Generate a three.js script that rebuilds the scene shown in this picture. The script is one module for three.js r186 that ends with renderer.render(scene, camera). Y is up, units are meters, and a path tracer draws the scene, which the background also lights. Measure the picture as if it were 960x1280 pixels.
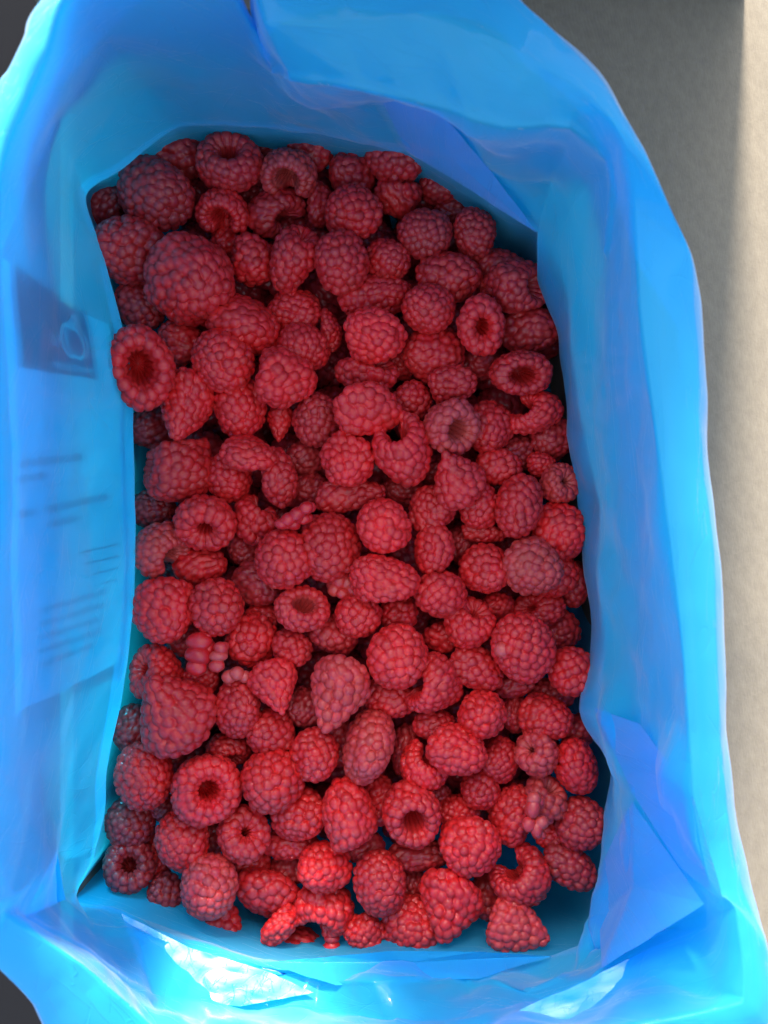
import * as THREE from 'three';
import { ImprovedNoise } from 'three/addons/math/ImprovedNoise.js';
import { mergeVertices } from 'three/addons/utils/BufferGeometryUtils.js';

// ---------------------------------------------------------------- camera, sky, sun, exposure
const CAM_H = 0.29, FOV = 58, FOCAL = 640 / Math.tan((FOV / 2) * Math.PI / 180);   // the photograph is 960 x 1280
const scene = new THREE.Scene();
const camera = new THREE.PerspectiveCamera(FOV, 3 / 4, 0.005, 40);
camera.up.set(0, 0, -1);
camera.position.set(0, CAM_H, 0);
camera.lookAt(0, 0, 0);
camera.focus = 0.285;
camera.userData.fStop = 18;

const SUN_AZ = 97, SUN_EL = 26;                          // azimuth measured in the ground plane: 180 = from the left, 90 = from the far side
const sunDir = new THREE.Vector3(
  Math.cos(SUN_AZ * Math.PI / 180) * Math.cos(SUN_EL * Math.PI / 180),
  Math.sin(SUN_EL * Math.PI / 180),
  -Math.sin(SUN_AZ * Math.PI / 180) * Math.cos(SUN_EL * Math.PI / 180));
{
  const W = 128, H = 64, d = new Float32Array(W * H * 4), v = new THREE.Vector3(), no = new ImprovedNoise();
  for (let j = 0; j < H; j++) for (let i = 0; i < W; i++) {
    const phi = (i + .5) / W * 2 * Math.PI - Math.PI, th = (j + .5) / H * Math.PI - Math.PI / 2;   // row 0 is the bottom
    v.set(Math.cos(th) * Math.cos(phi), Math.sin(th), Math.cos(th) * Math.sin(phi));
    const c = Math.max(-1, Math.min(1, v.dot(sunDir))), a = Math.acos(c) * 180 / Math.PI;
    const glow = 5 * Math.exp(-Math.pow(a / 18, 2)) + .22 * Math.exp(-Math.pow(a / 60, 2));
    const cl = Math.pow(Math.max(0, .5 + .75 * no.noise(v.x * 2.4 + 4, v.y * 3, v.z * 2.4) + .3 * no.noise(v.x * 6, v.y * 8, v.z * 6 + 3)), 2);   // broken cloud
    const up = Math.max(0, v.y), base = .205 + .28 * cl;
    const k = v.y < -.02 ? .25 : 1, o = (j * W + i) * 4;
    d[o] = k * (base * (.79 - .04 * up) + glow * 1.0); d[o + 1] = k * (base * .92 + glow * .97); d[o + 2] = k * (base * (1.06 + .05 * up) + glow * .92); d[o + 3] = 1;
  }
  const t = new THREE.DataTexture(d, W, H, THREE.RGBAFormat, THREE.FloatType);
  t.mapping = THREE.EquirectangularReflectionMapping; t.magFilter = THREE.LinearFilter; t.minFilter = THREE.LinearFilter; t.needsUpdate = true;
  scene.background = t; scene.environment = t;
}
const sun = new THREE.DirectionalLight(0xfff0dc, 5);
sun.position.copy(sunDir).multiplyScalar(2); scene.add(sun, sun.target);
sun.castShadow = true; sun.shadow.mapSize.set(2048, 2048); sun.shadow.radius = 13;
Object.assign(sun.shadow.camera, { left: -.4, right: .4, top: .4, bottom: -.4, near: .5, far: 4 });

const renderer = new THREE.WebGLRenderer({ antialias: true });
renderer.toneMapping = THREE.LinearToneMapping;
renderer.toneMappingExposure = 4;
renderer.shadowMap.enabled = true;

// ---------------------------------------------------------------- helpers
const noise = new ImprovedNoise(), R = Math.PI / 180;
function rng(seed) { let s = (seed * 2654435761) >>> 0; return () => { s = (s + 0x6d2b79f5) >>> 0; let t = Math.imul(s ^ (s >>> 15), 1 | s); t ^= t + Math.imul(t ^ (t >>> 7), 61 | t); return ((t ^ (t >>> 14)) >>> 0) / 4294967296; }; }
const mix = (a, b, t) => a + (b - a) * t, clamp = (x, a = 0, b = 1) => Math.min(b, Math.max(a, x)), smooth = (a, b, x) => { const t = clamp((x - a) / (b - a)); return t * t * (3 - 2 * t); };
const at = (px, py, y) => new THREE.Vector3((px - 480) / FOCAL * (CAM_H - y), y, (py - 640) / FOCAL * (CAM_H - y));
const fbm = (x, y, z) => noise.noise(x, y, z) + .5 * noise.noise(2.1 * x + 7, 2.1 * y, 2.1 * z) + .25 * noise.noise(4.3 * x, 4.3 * y + 5, 4.3 * z);
const counts = {};
function named(name) { const k = counts[name] = (counts[name] ?? -1) + 1; return k ? `${name}_${String(k).padStart(3, '0')}` : name; }
function mesh(name, geo, mat, parent) { const m = new THREE.Mesh(geo, mat); m.name = parent === scene ? named(name) : name; m.castShadow = m.receiveShadow = true; parent.add(m); return m; }
function tag(o, label, category, group) { o.userData = { label, category }; if (group) o.userData.group = group; return o; }

// ---------------------------------------------------------------- materials
function noiseMap(size, f, srgb) {
  const d = new Uint8Array(size * size * 4);
  for (let j = 0; j < size; j++) for (let i = 0; i < size; i++) { const c = f(i / size, j / size), o = (j * size + i) * 4; d[o] = c[0]; d[o + 1] = c[1]; d[o + 2] = c[2]; d[o + 3] = 255; }
  const t = new THREE.DataTexture(d, size, size); t.wrapS = t.wrapT = THREE.RepeatWrapping; t.magFilter = THREE.LinearFilter; t.minFilter = THREE.LinearFilter;
  if (srgb) t.colorSpace = THREE.SRGBColorSpace; t.needsUpdate = true; return t;
}
const cardRand = rng(91);
const fibre = noiseMap(512, (u, v) => {
  const g = fbm(u * 90, v * 14, 3.3) * 5 + fbm(u * 9, v * 7, 1.3) * 5 + (cardRand() - .5) * 4;
  const w = 1.2 * Math.sin(u * 2 * Math.PI * 42);
  return [112 + g + w, 106 + g + w, 96 + g * .9 + w];
}, true);
fibre.repeat.set(6, 6);
const cardBump = noiseMap(256, (u, v) => { const g = 128 + 7 * Math.sin(u * 2 * Math.PI * 20) + fbm(u * 30, v * 30, 8) * 30; return [g, g, g]; });
cardBump.repeat.set(6, 6);
const wrinkle = (() => {                                       // hair-fine creases and stretch marks of thin film, as relief
  const cv = document.createElement('canvas'); cv.width = cv.height = 1024; const g = cv.getContext('2d'), q = rng(31);
  g.fillStyle = '#808080'; g.fillRect(0, 0, 1024, 1024);
  for (let k = 0; k < 260; k++) {
    const x = q() * 1024, y = q() * 1024, a = q() * Math.PI * (q() < .6 ? .3 : 1) + .4, l = 20 + q() * q() * 260, bend = (q() - .5) * 60, up = q() < .6;
    for (let w = 5; w >= 1; w -= 2) { g.strokeStyle = up ? `rgba(255,255,255,${.05 + .12 / w * q()})` : `rgba(0,0,0,${.05 + .12 / w * q()})`; g.lineWidth = w; 
      for (const dx of [-1024, 0, 1024]) for (const dy of [-1024, 0, 1024]) { g.beginPath(); g.moveTo(x + dx, y + dy); g.quadraticCurveTo(x + dx + Math.cos(a) * l / 2 + bend, y + dy + Math.sin(a) * l / 2 - bend, x + dx + Math.cos(a) * l, y + dy + Math.sin(a) * l); g.stroke(); } }
  }
  const t = new THREE.CanvasTexture(cv); t.wrapS = t.wrapT = THREE.RepeatWrapping; return t;
})();
const M = {
  card: new THREE.MeshStandardMaterial({ map: fibre, bumpMap: cardBump, bumpScale: .00012, roughness: .95 }),
  ground: new THREE.MeshPhysicalMaterial({ color: new THREE.Color().setRGB(.006, .007, .010), roughness: 1, specularIntensity: .2 }),
  film: new THREE.MeshPhysicalMaterial({ color: new THREE.Color().setRGB(.002, .565, 1.0), roughness: .76, transmission: .64, specularIntensity: .6, thickness: 0, ior: 1.5, clearcoat: .75, clearcoatRoughness: .12, bumpMap: wrinkle, bumpScale: .0006, side: THREE.DoubleSide }),
  berry: new THREE.MeshPhysicalMaterial({ vertexColors: true, roughness: .55, specularIntensity: .6, clearcoat: .38, clearcoatRoughness: .12, sheen: .03, sheenColor: new THREE.Color(.9, .5, .5), sheenRoughness: .5 }),
};

M.gloss = M.film.clone(); Object.assign(M.gloss, { roughness: .36, ior: 1.65, transmission: .5, specularIntensity: .8, clearcoat: .85, clearcoatRoughness: .2 });   // film drawn tight and shiny

// ---------------------------------------------------------------- ground under the box
const ground = mesh('ground', new THREE.PlaneGeometry(6, 6).rotateX(-Math.PI / 2), M.ground, scene);
ground.position.y = -.075; ground.userData = { kind: 'structure', label: 'dark grey ground under the box' };

// ---------------------------------------------------------------- cardboard box: floor, walls, side flap, added shade flap
const box = new THREE.Group(); box.name = 'cardboard_box'; scene.add(box); box.position.set(0, -.074, 0);
tag(box, 'open tan cardboard box lined with the blue bag, its wide flap folded out at right', 'box');
function slab(name, w, h, d, x, y, z, turnZ = 0) {
  const g = new THREE.BoxGeometry(w, h, d), p = g.attributes.position, n = g.attributes.normal, uv = g.attributes.uv;
  for (let i = 0; i < p.count; i++) uv.setXY(i, Math.abs(n.getX(i)) > .5 ? p.getZ(i) * 8 : p.getX(i) * 8, Math.abs(n.getY(i)) > .5 ? p.getZ(i) * 8 : p.getY(i) * 8);
  const m = mesh(name, g, M.card, box); m.position.set(x, y + .074, z); m.rotation.z = turnZ; return m;
}
slab('box_floor', .17, .004, .29, -.014, -.069, .004);
slab('wall', .004, .078, .292, .0685, -.0285, .0, 0).rotation.y = .13;
slab('wall', .004, .075, .292, -.0975, -.0315, .0);
slab('wall', .198, .0855, .004, .0, -.0275, -.1515);
slab('wall', .178, .085, .004, -.0098, -.0265, .1535);
{ // unseen far flap added to shade the fruit, corners cut to light the rims
  const sh = new THREE.Shape(); sh.moveTo(-.104, .006); sh.lineTo(.1065, .006); sh.lineTo(.1065, .0165); sh.lineTo(.0735, .142); sh.lineTo(.052, .152); sh.lineTo(.044, .23); sh.lineTo(-.034, .23); sh.lineTo(-.056, .15); sh.lineTo(-.104, .125);
  const g = new THREE.ExtrudeGeometry(sh, { depth: .004, bevelEnabled: false }), p = g.attributes.position, uv = g.attributes.uv; for (let i = 0; i < p.count; i++) uv.setXY(i, p.getX(i) * 8, p.getY(i) * 8);
  mesh('added_shade_flap', g, M.card, box).position.set(0, .074, -.1565);
}
{ // the flap folded out at the right: a sheet with a slight sag and its scored hinge
  const g = new THREE.BoxGeometry(.26, .004, .46, 60, 1, 40), p = g.attributes.position, uv = g.attributes.uv;
  for (let i = 0; i < p.count; i++) {
    const x = p.getX(i), z = p.getZ(i);
    if (x < -.1) p.setX(i, x - .024 * smooth(-.125, -.16, z) * smooth(-.1, -.13, x));
    p.setY(i, p.getY(i) + .0010 * fbm(x * 18, 0, z * 14) - .0011 * Math.exp(-Math.pow((z - .016) / .003, 2)) + .0007 * Math.exp(-Math.pow((z - .024) / .004, 2)));
    uv.setXY(i, x * 8, z * 8);
  }
  g.computeVertexNormals();
  const m = mesh('side_flap', g, M.card, box); m.position.set(.197, .0155 + .074, .0); m.rotation.set(0, .13, -.02);
}

// ---------------------------------------------------------------- blue bag: one sheet lofted round the opening, with rim band
// every column: edge over the berries, two creases, inner rim, outer rim: photo pixel + height
const COL = [
  [[167, 600, .004], [112, 600, .035], [55, 600, .072], [-5, 600, .108], [-60, 600, .118]],
  [[166, 505, .004], [115, 495, .035], [58, 488, .072], [-5, 480, .108], [-60, 470, .118]],
  [[158, 425, .005], [105, 405, .035], [52, 375, .072], [-5, 330, .108], [-55, 310, .12]],
  [[131, 325, .007], [88, 280, .035], [52, 240, .072], [6, 205, .112], [-12, 130, .124]],
  [[107, 246, .012], [90, 205, .038], [68, 165, .075], [38, 125, .115], [12, 86, .127]],
  [[152, 213, .015], [125, 160, .045], [100, 110, .08], [62, 70, .118], [32, 45, .128]],
  [[216, 164, .018], [185, 112, .045], [140, 60, .08], [88, 0, .118], [54, -4, .128]],
  [[268, 157, .02], [255, 112, .045], [232, 50, .078], [170, -50, .115], [150, -90, .125]],
  [[335, 160, .022], [325, 115, .045], [305, 60, .072], [278, -30, .105], [268, -70, .112]],
  [[385, 166, .022], [364, 124, .05], [346, 86, .07], [322, 38, .078], [316, 26, .074]],
  [[440, 176, .022], [400, 125, .058], [360, 102, .088], [330, 30, .099], [318, -20, .1]],
  [[508, 188, .022], [470, 126, .055], [448, 113, .094], [430, 30, .1], [400, -60, .112]],
  [[596, 243, .022], [550, 144, .07], [545, 134, .097], [545, 22, .104], [590, -50, .115]],
  [[640, 274, .022], [612, 214, .046], [632, 154, .098], [655, 70, .107], [672, 18, .113]],
  [[670, 291, .02], [690, 225, .05], [712, 162, .1], [735, 118, .106], [752, 102, .11]],
  [[672, 350, .0], [715, 262, .045], [762, 200, .09], [782, 178, .104], [814, 212, .106]],
  [[698, 420, -.002], [728, 385, .03], [760, 320, .065], [792, 262, .094], [860, 312, .1]],
  [[706, 500, -.002], [738, 480, .03], [765, 440, .06], [798, 385, .09], [867, 395, .098]],
  [[716, 600, -.002], [748, 590, .03], [785, 570, .06], [818, 540, .088], [879, 555, .096]],
  [[733, 700, -.002], [762, 695, .03], [802, 690, .06], [838, 680, .087], [888, 690, .095]],
  [[738, 790, -.002], [768, 795, .03], [812, 805, .062], [853, 820, .088], [897, 825, .095]],
  [[728, 884, .004], [762, 905, .035], [820, 925, .066], [862, 940, .088], [906, 945, .095]],
  [[764, 955, .004], [780, 985, .035], [832, 1030, .066], [868, 1050, .088], [913, 1048, .096]],
  [[752, 1070, .006], [772, 1075, .035], [840, 1090, .066], [890, 1112, .09], [927, 1112, .097]],
  [[746, 1130, .008], [752, 1196, .03], [838, 1160, .06], [918, 1136, .092], [958, 1190, .1]],
  [[738, 1180, .016], [700, 1226, .05], [752, 1216, .058], [925, 1250, .094], [960, 1290, .1]],
  [[690, 1193, .02], [655, 1238, .05], [690, 1256, .056], [770, 1285, .092], [800, 1350, .1]],
  [[590, 1196, .024], [580, 1230, .034], [602, 1282, .062], [630, 1310, .09], [640, 1380, .1]],
  [[480, 1202, .026], [475, 1226, .044], [490, 1285, .052], [500, 1330, .09], [510, 1390, .1]],
  [[405, 1210, .024], [400, 1228, .03], [395, 1262, .037], [390, 1320, .088], [380, 1390, .1]],
  [[330, 1202, .024], [348, 1212, .028], [315, 1258, .037], [300, 1320, .088], [290, 1400, .1]],
  [[232, 1167, .024], [240, 1184, .03], [240, 1252, .041], [225, 1310, .088], [170, 1400, .1]],
  [[150, 1141, .022], [165, 1165, .03], [197, 1248, .046], [190, 1284, .082], [80, 1330, .09]],
  [[90, 1128, .02], [112, 1160, .04], [150, 1212, .062], [104, 1206, .088], [44, 1256, .09]],
  [[97, 1108, .02], [82, 1121, .046], [34, 1147, .08], [10, 1146, .096], [-10, 1200, .1]],
  [[118, 1072, .016], [73, 1064, .046], [48, 1092, .075], [-8, 1128, .104], [-46, 1160, .118]],
  [[130, 1015, .01], [85, 1010, .036], [45, 1024, .072], [-8, 1060, .106], [-50, 1080, .118]],
  [[133, 960, .008], [88, 960, .035], [45, 965, .072], [-6, 985, .108], [-60, 1000, .118]],
  [[160, 830, .005], [108, 835, .035], [54, 838, .072], [-6, 840, .108], [-60, 840, .118]],
  [[168, 720, .004], [112, 720, .035], [55, 722, .072], [-6, 720, .108], [-60, 720, .118]],
];
const CRUMPLE = COL.map((c, i) => i < 3 || i > 35 ? .35 : i < 9 ? .22 : i < 15 ? 1 : i < 21 ? .6 : i < 33 ? 1.1 : .8);
const NC = COL.length, centre = new THREE.Vector3(-.005, 0, .005);
const NET = COL.map((c) => {
  const p = c.map((q, k) => at(q[0], q[1], k === 4 ? Math.min(q[2], c[3][2] - .002) : q[2]));
  const out = p[0].clone().sub(centre).setY(0).normalize();
  const wall = p[0].clone().addScaledVector(out, .007).setY(-.004), foot = wall.clone().addScaledVector(out, -.002).setY(-.046);
  const wallIn = p[0].clone().addScaledVector(out, .006).setY(Math.max(-.001, p[0].y * .5));
  const floor = foot.clone().lerp(new THREE.Vector3(centre.x, -.062, centre.z), .3).setY(-.062);
  const o2 = p[4].clone().sub(p[3]).setY(0).normalize();
  const drop = p[4].clone().addScaledVector(o2, .006).add(new THREE.Vector3(0, -.012, 0)), hang = drop.clone().addScaledVector(o2, .004).add(new THREE.Vector3(0, -.028, 0));
  return [floor, foot, wall, wallIn, ...p, drop, hang];
});
const NR = NET[0].length, SHARP = [0, 0, .2, .8, .9, 1, 1, .7, .4, 0, 0];   // how creased each row is
function netPoint(u, v) {                                   // u in columns (closed), v in rows; between a smooth and a faceted sheet
  const ci = Math.floor(u), cf = u - ci, ri = Math.min(NR - 2, Math.floor(v)), rf = v - ri;
  const col = (k) => NET[((k % NC) + NC) % NC];
  const cr = (a, b, c, d, t) => a.clone().multiplyScalar(-.5 * t + t * t - .5 * t * t * t).addScaledVector(b, 1 - 2.5 * t * t + 1.5 * t * t * t).addScaledVector(c, .5 * t + 2 * t * t - 1.5 * t * t * t).addScaledVector(d, -.5 * t * t + .5 * t * t * t);
  const fac = mix(SHARP[ri], SHARP[ri + 1], rf) * clamp(mix(CRUMPLE[((ci % NC) + NC) % NC], CRUMPLE[(((ci + 1) % NC) + NC) % NC], cf), 0, 1);
  const alongRow = (k) => { const w = k < 0 ? 0 : k > NR - 1 ? NR - 1 : k; const s = cr(col(ci - 1)[w], col(ci)[w], col(ci + 1)[w], col(ci + 2)[w], cf); return s.lerp(col(ci)[w].clone().lerp(col(ci + 1)[w], cf), fac); };
  const a = alongRow(ri - 1), b = alongRow(ri), c = alongRow(ri + 1), d = alongRow(ri + 2);
  return cr(a, b, c, d, rf).lerp(b.clone().lerp(c, rf), ri === 2 || ri === 3 || ri === 4 ? .8 : mix(.35, .9, fac));
}
const PLEATS = (() => { const r = rng(12), out = []; for (let i = 0; i < 10; i++) { const d = new THREE.Vector3(r() * 2 - 1, (r() * 2 - 1) * .7, r() * 2 - 1).normalize(); out.push({ d, l: mix(15, 55, r()), f: r() * 9, a: mix(.05, .085, r()) }); } return out; })();
function crumple(p, u, v) {                                 // straight creases between flat facets that fade in and out, and finer puckers
  const k = mix(CRUMPLE[Math.floor(u) % NC], CRUMPLE[(Math.floor(u) + 1) % NC], u % 1) * smooth(2.6, 4.6, v);
  const q = p.clone().multiplyScalar(1000);
  let h = 0;
  PLEATS.forEach((c, i) => {
    const t = q.dot(c.d) / c.l + c.f + .18 * noise.noise(q.x / 40 + i * 7, q.y / 40, q.z / 40), tri = Math.abs(t - Math.floor(t) - .5) * 2 - .5;
    h += c.a * Math.min(c.l, 48) * tri * smooth(-.15, .3, noise.noise(q.x / 45 + i * 13, q.y / 45 + 3, q.z / 45));
  });
  const ridge = u > 9 && u < 16 ? .0011 * Math.exp(-Math.pow((v - 6) / .07, 2)) : u > 24 && u < 34 ? .0009 * Math.exp(-Math.pow((v - 5) / .06, 2)) + .0009 * Math.exp(-Math.pow((v - 6) / .06, 2)) : 0;
  return ridge + (1 - .65 * smooth(6.5, 7.3, v)) * k * (.001 * h * .95 + .0008 * (Math.abs(noise.noise(q.x / 11 + 9, q.y / 14, q.z / 11)) - .2) + .00032 * (Math.abs(noise.noise(q.x / 5, q.y / 6, q.z / 5 + 4)) - .2));
}
function filmGeo(u0, u1, nu, v0, v1, nv, offset = 0, closed = false) {
  const pos = [], uv = [], idx = [];
  const grid = [];
  for (let j = 0; j <= nv; j++) for (let i = 0; i <= nu; i++) {
    const u = mix(u0, u1, i / nu), v = mix(v0, v1, j / nv), uu = (u + NC * 2) % NC;
    const p = netPoint(uu, v), e = .02;
    const du = netPoint((uu + e) % NC, v).sub(p), dv = netPoint(uu, Math.min(NR - 1.001, v + e)).sub(netPoint(uu, Math.min(NR - 1.001, v + e) - e));
    const n = du.cross(dv).normalize();
    if (!isFinite(n.x) || n.lengthSq() < .5) n.set(0, 1, 0);
    p.addScaledVector(n, crumple(p, uu, v) + offset);
    pos.push(p.x, p.y, p.z); uv.push(u / NC * 6, v * .33);
  }
  for (let j = 0; j < nv; j++) for (let i = 0; i < nu; i++) { const a = j * (nu + 1) + i, b = a + 1, c = a + nu + 1, d = c + 1; idx.push(a, c, b, b, c, d); }
  const g = new THREE.BufferGeometry(); g.setAttribute('position', new THREE.Float32BufferAttribute(pos, 3)); g.setAttribute('uv', new THREE.Float32BufferAttribute(uv, 2)); g.setIndex(idx);
  g.computeVertexNormals(); return g;
}
const bag = new THREE.Group(); bag.name = 'plastic_bag'; scene.add(bag);
tag(bag, 'translucent blue plastic bag holding the raspberries, crumpled rim spread open', 'bag');
mesh('liner', filmGeo(0, NC, NC * 14, 0, NR - 1.0001, 140), M.film, bag);

// loose folds where the film lies double; each is a facet with its own slope
const glareL = new THREE.Vector3(-.12, Math.sin(39 * R), -Math.cos(39 * R)).normalize();
function fold(corners, tilt) {                             // corners: pixel + height, or pixels on a plane through the first corner that mirrors the bright sky
  let pts = corners.map((c) => at(c[0], c[1], c[2] ?? .05));
  if (tilt !== undefined) {
    const P0 = pts[0], cam = new THREE.Vector3(0, CAM_H, 0), n = cam.clone().sub(P0).normalize().add(glareL).normalize().lerp(new THREE.Vector3(0, 1, 0), 1 - tilt).normalize();
    pts = corners.map((c) => { const d = at(c[0], c[1], 0).sub(cam), t = P0.clone().sub(cam).dot(n) / d.dot(n); return cam.clone().addScaledVector(d, t); });
  }
  const mid = pts.reduce((a, p) => a.add(p), new THREE.Vector3()).divideScalar(pts.length), pos = [], uv = [], idx = [], S = 16, map = new Map();
  const vert = (p) => {
    const key = p.toArray().map((x) => x.toFixed(6)).join(); if (map.has(key)) return map.get(key);
    const q = p.clone().multiplyScalar(1000), dent = .0011 * (Math.abs(noise.noise(q.x / 14, q.y / 14, q.z / 14)) - .2) + .0005 * (Math.abs(noise.noise(q.x / 5, q.y / 5, q.z / 5)) - .2);
    pos.push(p.x, p.y + dent, p.z); uv.push(p.x * 30, p.z * 30); map.set(key, map.size); return map.size - 1;
  };
  pts.forEach((a, k) => {
    const b = pts[(k + 1) % pts.length], at3 = (i, j) => mid.clone().addScaledVector(a.clone().sub(mid), i / S).addScaledVector(b.clone().sub(mid), j / S);
    for (let i = 0; i < S; i++) for (let j = 0; j < S - i; j++) { idx.push(vert(at3(i, j)), vert(at3(i, j + 1)), vert(at3(i + 1, j))); if (j < S - i - 1) idx.push(vert(at3(i + 1, j)), vert(at3(i, j + 1)), vert(at3(i + 1, j + 1))); }
  });
  const g = new THREE.BufferGeometry(); g.setAttribute('position', new THREE.Float32BufferAttribute(pos, 3)); g.setAttribute('uv', new THREE.Float32BufferAttribute(uv, 2)); g.setIndex(idx); g.computeVertexNormals();
  mesh('film_fold', g, tilt === undefined ? M.film : M.gloss, bag);
}
fold([[476, 123, .06], [552, 142, .074], [612, 212, .05], [672, 292, .024], [592, 241, .025], [508, 188, .025]]);
fold([[330, 1203, .027], [410, 1196, .028], [487, 1189, .03], [600, 1190, .028], [690, 1195, .024], [600, 1222, .036], [420, 1232, .036]]);
fold([[742, 884, .02], [800, 905, .058], [868, 1000, .09], [905, 1128, .096], [850, 1085, .075], [790, 990, .047]]);
fold([[754, 1075, .014], [790, 1002, .048], [850, 1087, .076], [880, 1130, .09], [752, 1210, .06], [749, 1150, .022]]);
fold([[152, 1141, .026], [237, 1185], [330, 1212], [392, 1240], [300, 1258], [240, 1250], [197, 1248], [166, 1185]], .92);
fold([[700, 1240, .064], [800, 1192], [930, 1138], [936, 1168], [885, 1240], [780, 1262], [640, 1290], [600, 1284]], .8);
fold([[82, 1124, .051], [71, 1062], [30, 1148]], .85);

// the product label behind the film of the left wall
{
  const cv = document.createElement('canvas'); cv.width = 512; cv.height = 1024; const g = cv.getContext('2d');
  g.fillStyle = '#f4f5f2'; g.fillRect(0, 0, 512, 1024);
  g.fillStyle = '#2a426c'; g.fillRect(40, 0, 360, 215);
  g.strokeStyle = '#ffffff'; g.lineWidth = 13; g.beginPath();
  g.moveTo(318, 62); g.bezierCurveTo(280, 42, 262, 80, 268, 112); g.bezierCurveTo(272, 146, 296, 160, 318, 148); g.bezierCurveTo(344, 162, 366, 140, 368, 110); g.bezierCurveTo(372, 74, 350, 44, 318, 62); g.stroke();
  g.fillStyle = '#d6dde0'; g.beginPath(); g.moveTo(312, 60); g.lineTo(308, 40); g.lineTo(322, 38); g.lineTo(322, 60); g.fill();
  g.lineWidth = 8; g.beginPath(); g.ellipse(342, 32, 18, 9, -.7, 0, 7); g.stroke();
  g.font = 'bold 32px sans-serif'; g.fillStyle = '#ffffff'; g.fillText('mittel GmbH', 196, 200); g.font = 'bold 44px sans-serif'; g.fillText('O', 204, 136);
  g.fillStyle = '#98a3a9';
  const r = rng(5);
  const word = (x, y, w, h) => { let q = x; while (q < x + w) { const ww = 10 + r() * 16; g.fillRect(q, y - r() * 2, ww, h); q += ww + 4 + r() * 3; } };   // print too blurred to read
  word(20, 440, 300, 20); word(20, 478, 120, 18); word(20, 560, 90, 18); word(150, 560, 290, 18); word(160, 598, 120, 15);
  g.fillStyle = '#c2c9cc'; g.fillRect(0, 425, 512, 3); g.fillRect(0, 512, 512, 3);
  g.fillStyle = '#3f5666'; for (let k = 0; k < 4; k++) g.fillRect(300 + k * 34, 690 + k * 30, 180 - k * 34, 4);
  g.fillStyle = '#a4adb2'; for (let k = 0; k < 5; k++) word(120, 800 + k * 34, 300 - 12 * k, 14);
  const t = new THREE.CanvasTexture(cv); t.colorSpace = THREE.SRGBColorSpace; t.flipY = false;
  const paper = new THREE.MeshPhysicalMaterial({ map: t, roughness: 1, transmission: .7, thickness: 0, specularIntensity: .2, side: THREE.DoubleSide });
  // a grid between its four corners, laid on the outside of the wall; found by (column, row) of the net
  const nu = 20, nv = 40, pos = [], uv = [], idx = [];
  for (let j = 0; j <= nv; j++) for (let i = 0; i <= nu; i++) {
    const s = i / nu, tt = j / nv;
    const u = mix(NC + 2.15, mix(NC - 2.4, NC - 2.0, s), tt) % NC, v = mix(mix(6.75, 6.5, tt), mix(4.32, 4.2, tt), s);
    const p = netPoint(u, v), e = .03, n = netPoint((u + e) % NC, v).sub(p).cross(netPoint(u, v + e).sub(p)).normalize();
    const side = n.x < 0 ? 1 : -1;
    p.addScaledVector(n, crumple(p, u, v) + side * .0011); pos.push(p.x, p.y, p.z); uv.push(s, tt);
  }
  for (let j = 0; j < nv; j++) for (let i = 0; i < nu; i++) { const a = j * (nu + 1) + i, b = a + 1, c = a + nu + 1, d = c + 1; idx.push(a, c, b, b, c, d); }
  const lg = new THREE.BufferGeometry(); lg.setAttribute('position', new THREE.Float32BufferAttribute(pos, 3)); lg.setAttribute('uv', new THREE.Float32BufferAttribute(uv, 2)); lg.setIndex(idx); lg.computeVertexNormals();
  mesh('product_label', lg, paper, bag).userData.label = 'white product label with an apple emblem seen through the film';
}

// ---------------------------------------------------------------- raspberries
// one berry: a hollow cup of drupelets; y is its axis, the opening at +y. Returns positions, colours and the split row between hollow and outside.
function berrySurface(o, rand) {
  const { len, rc, cone, depth } = o, prof = [];
  const dc = depth * len, yr = -(.32 - .1 * cone) * len;
  prof.push([0, -dc], [rc * .55, -dc * .95], [rc * .86, -dc * .6], [rc * .95, -dc * .25], [rc * 1.05, -.02], [(rc + .86) / 2, .13], [.88, .0]);
  const low = len + yr;
  for (let k = 0; k <= 10; k++) { const u = k / 10; const r = mix(Math.sqrt(Math.max(0, 1 - Math.pow(u, 2.3))), Math.pow(Math.max(0, 1 - Math.pow(u, 1.08)), .84), cone); prof.push([k === 10 ? 0 : r, yr - low * u]); }
  const curve = new THREE.CatmullRomCurve3(prof.map(([r, y]) => new THREE.Vector3(r, y, 0)), false, 'centripetal');
  const total = curve.getLength(), NV = o.nv, NU = o.nu;
  const pp = curve.getSpacedPoints(NV); pp.forEach((p) => p.x = Math.max(0, p.x));
  let lip = 0; pp.forEach((p, k) => { if (p.y > pp[lip].y) lip = k; });
  const P = [];
  for (let k = 0; k <= NV; k++) for (let i = 0; i < NU; i++) { const t = i / NU * 2 * Math.PI; P.push(new THREE.Vector3(pp[k].x * Math.cos(t), pp[k].y, pp[k].x * Math.sin(t))); }
  return { P, NV, NU, lip };
}
function gridNormals(P, NV, NU) {
  const N = P.map(() => new THREE.Vector3()), t1 = new THREE.Vector3(), t2 = new THREE.Vector3(), tri = (i, j, k) => { t1.subVectors(P[j], P[i]); t2.subVectors(P[k], P[i]); t1.cross(t2); N[i].add(t1); N[j].add(t1); N[k].add(t1); };
  for (let k = 0; k < NV; k++) for (let i = 0; i < NU; i++) { const a = k * NU + i, b = k * NU + (i + 1) % NU; tri(a, b, a + NU); tri(b, b + NU, a + NU); }
  for (const k of [0, NV]) { const n = new THREE.Vector3(); for (let i = 0; i < NU; i++) n.add(N[k * NU + i]); for (let i = 0; i < NU; i++) N[k * NU + i].copy(n); }
  N.forEach((n) => n.normalize()); return N;
}
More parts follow.
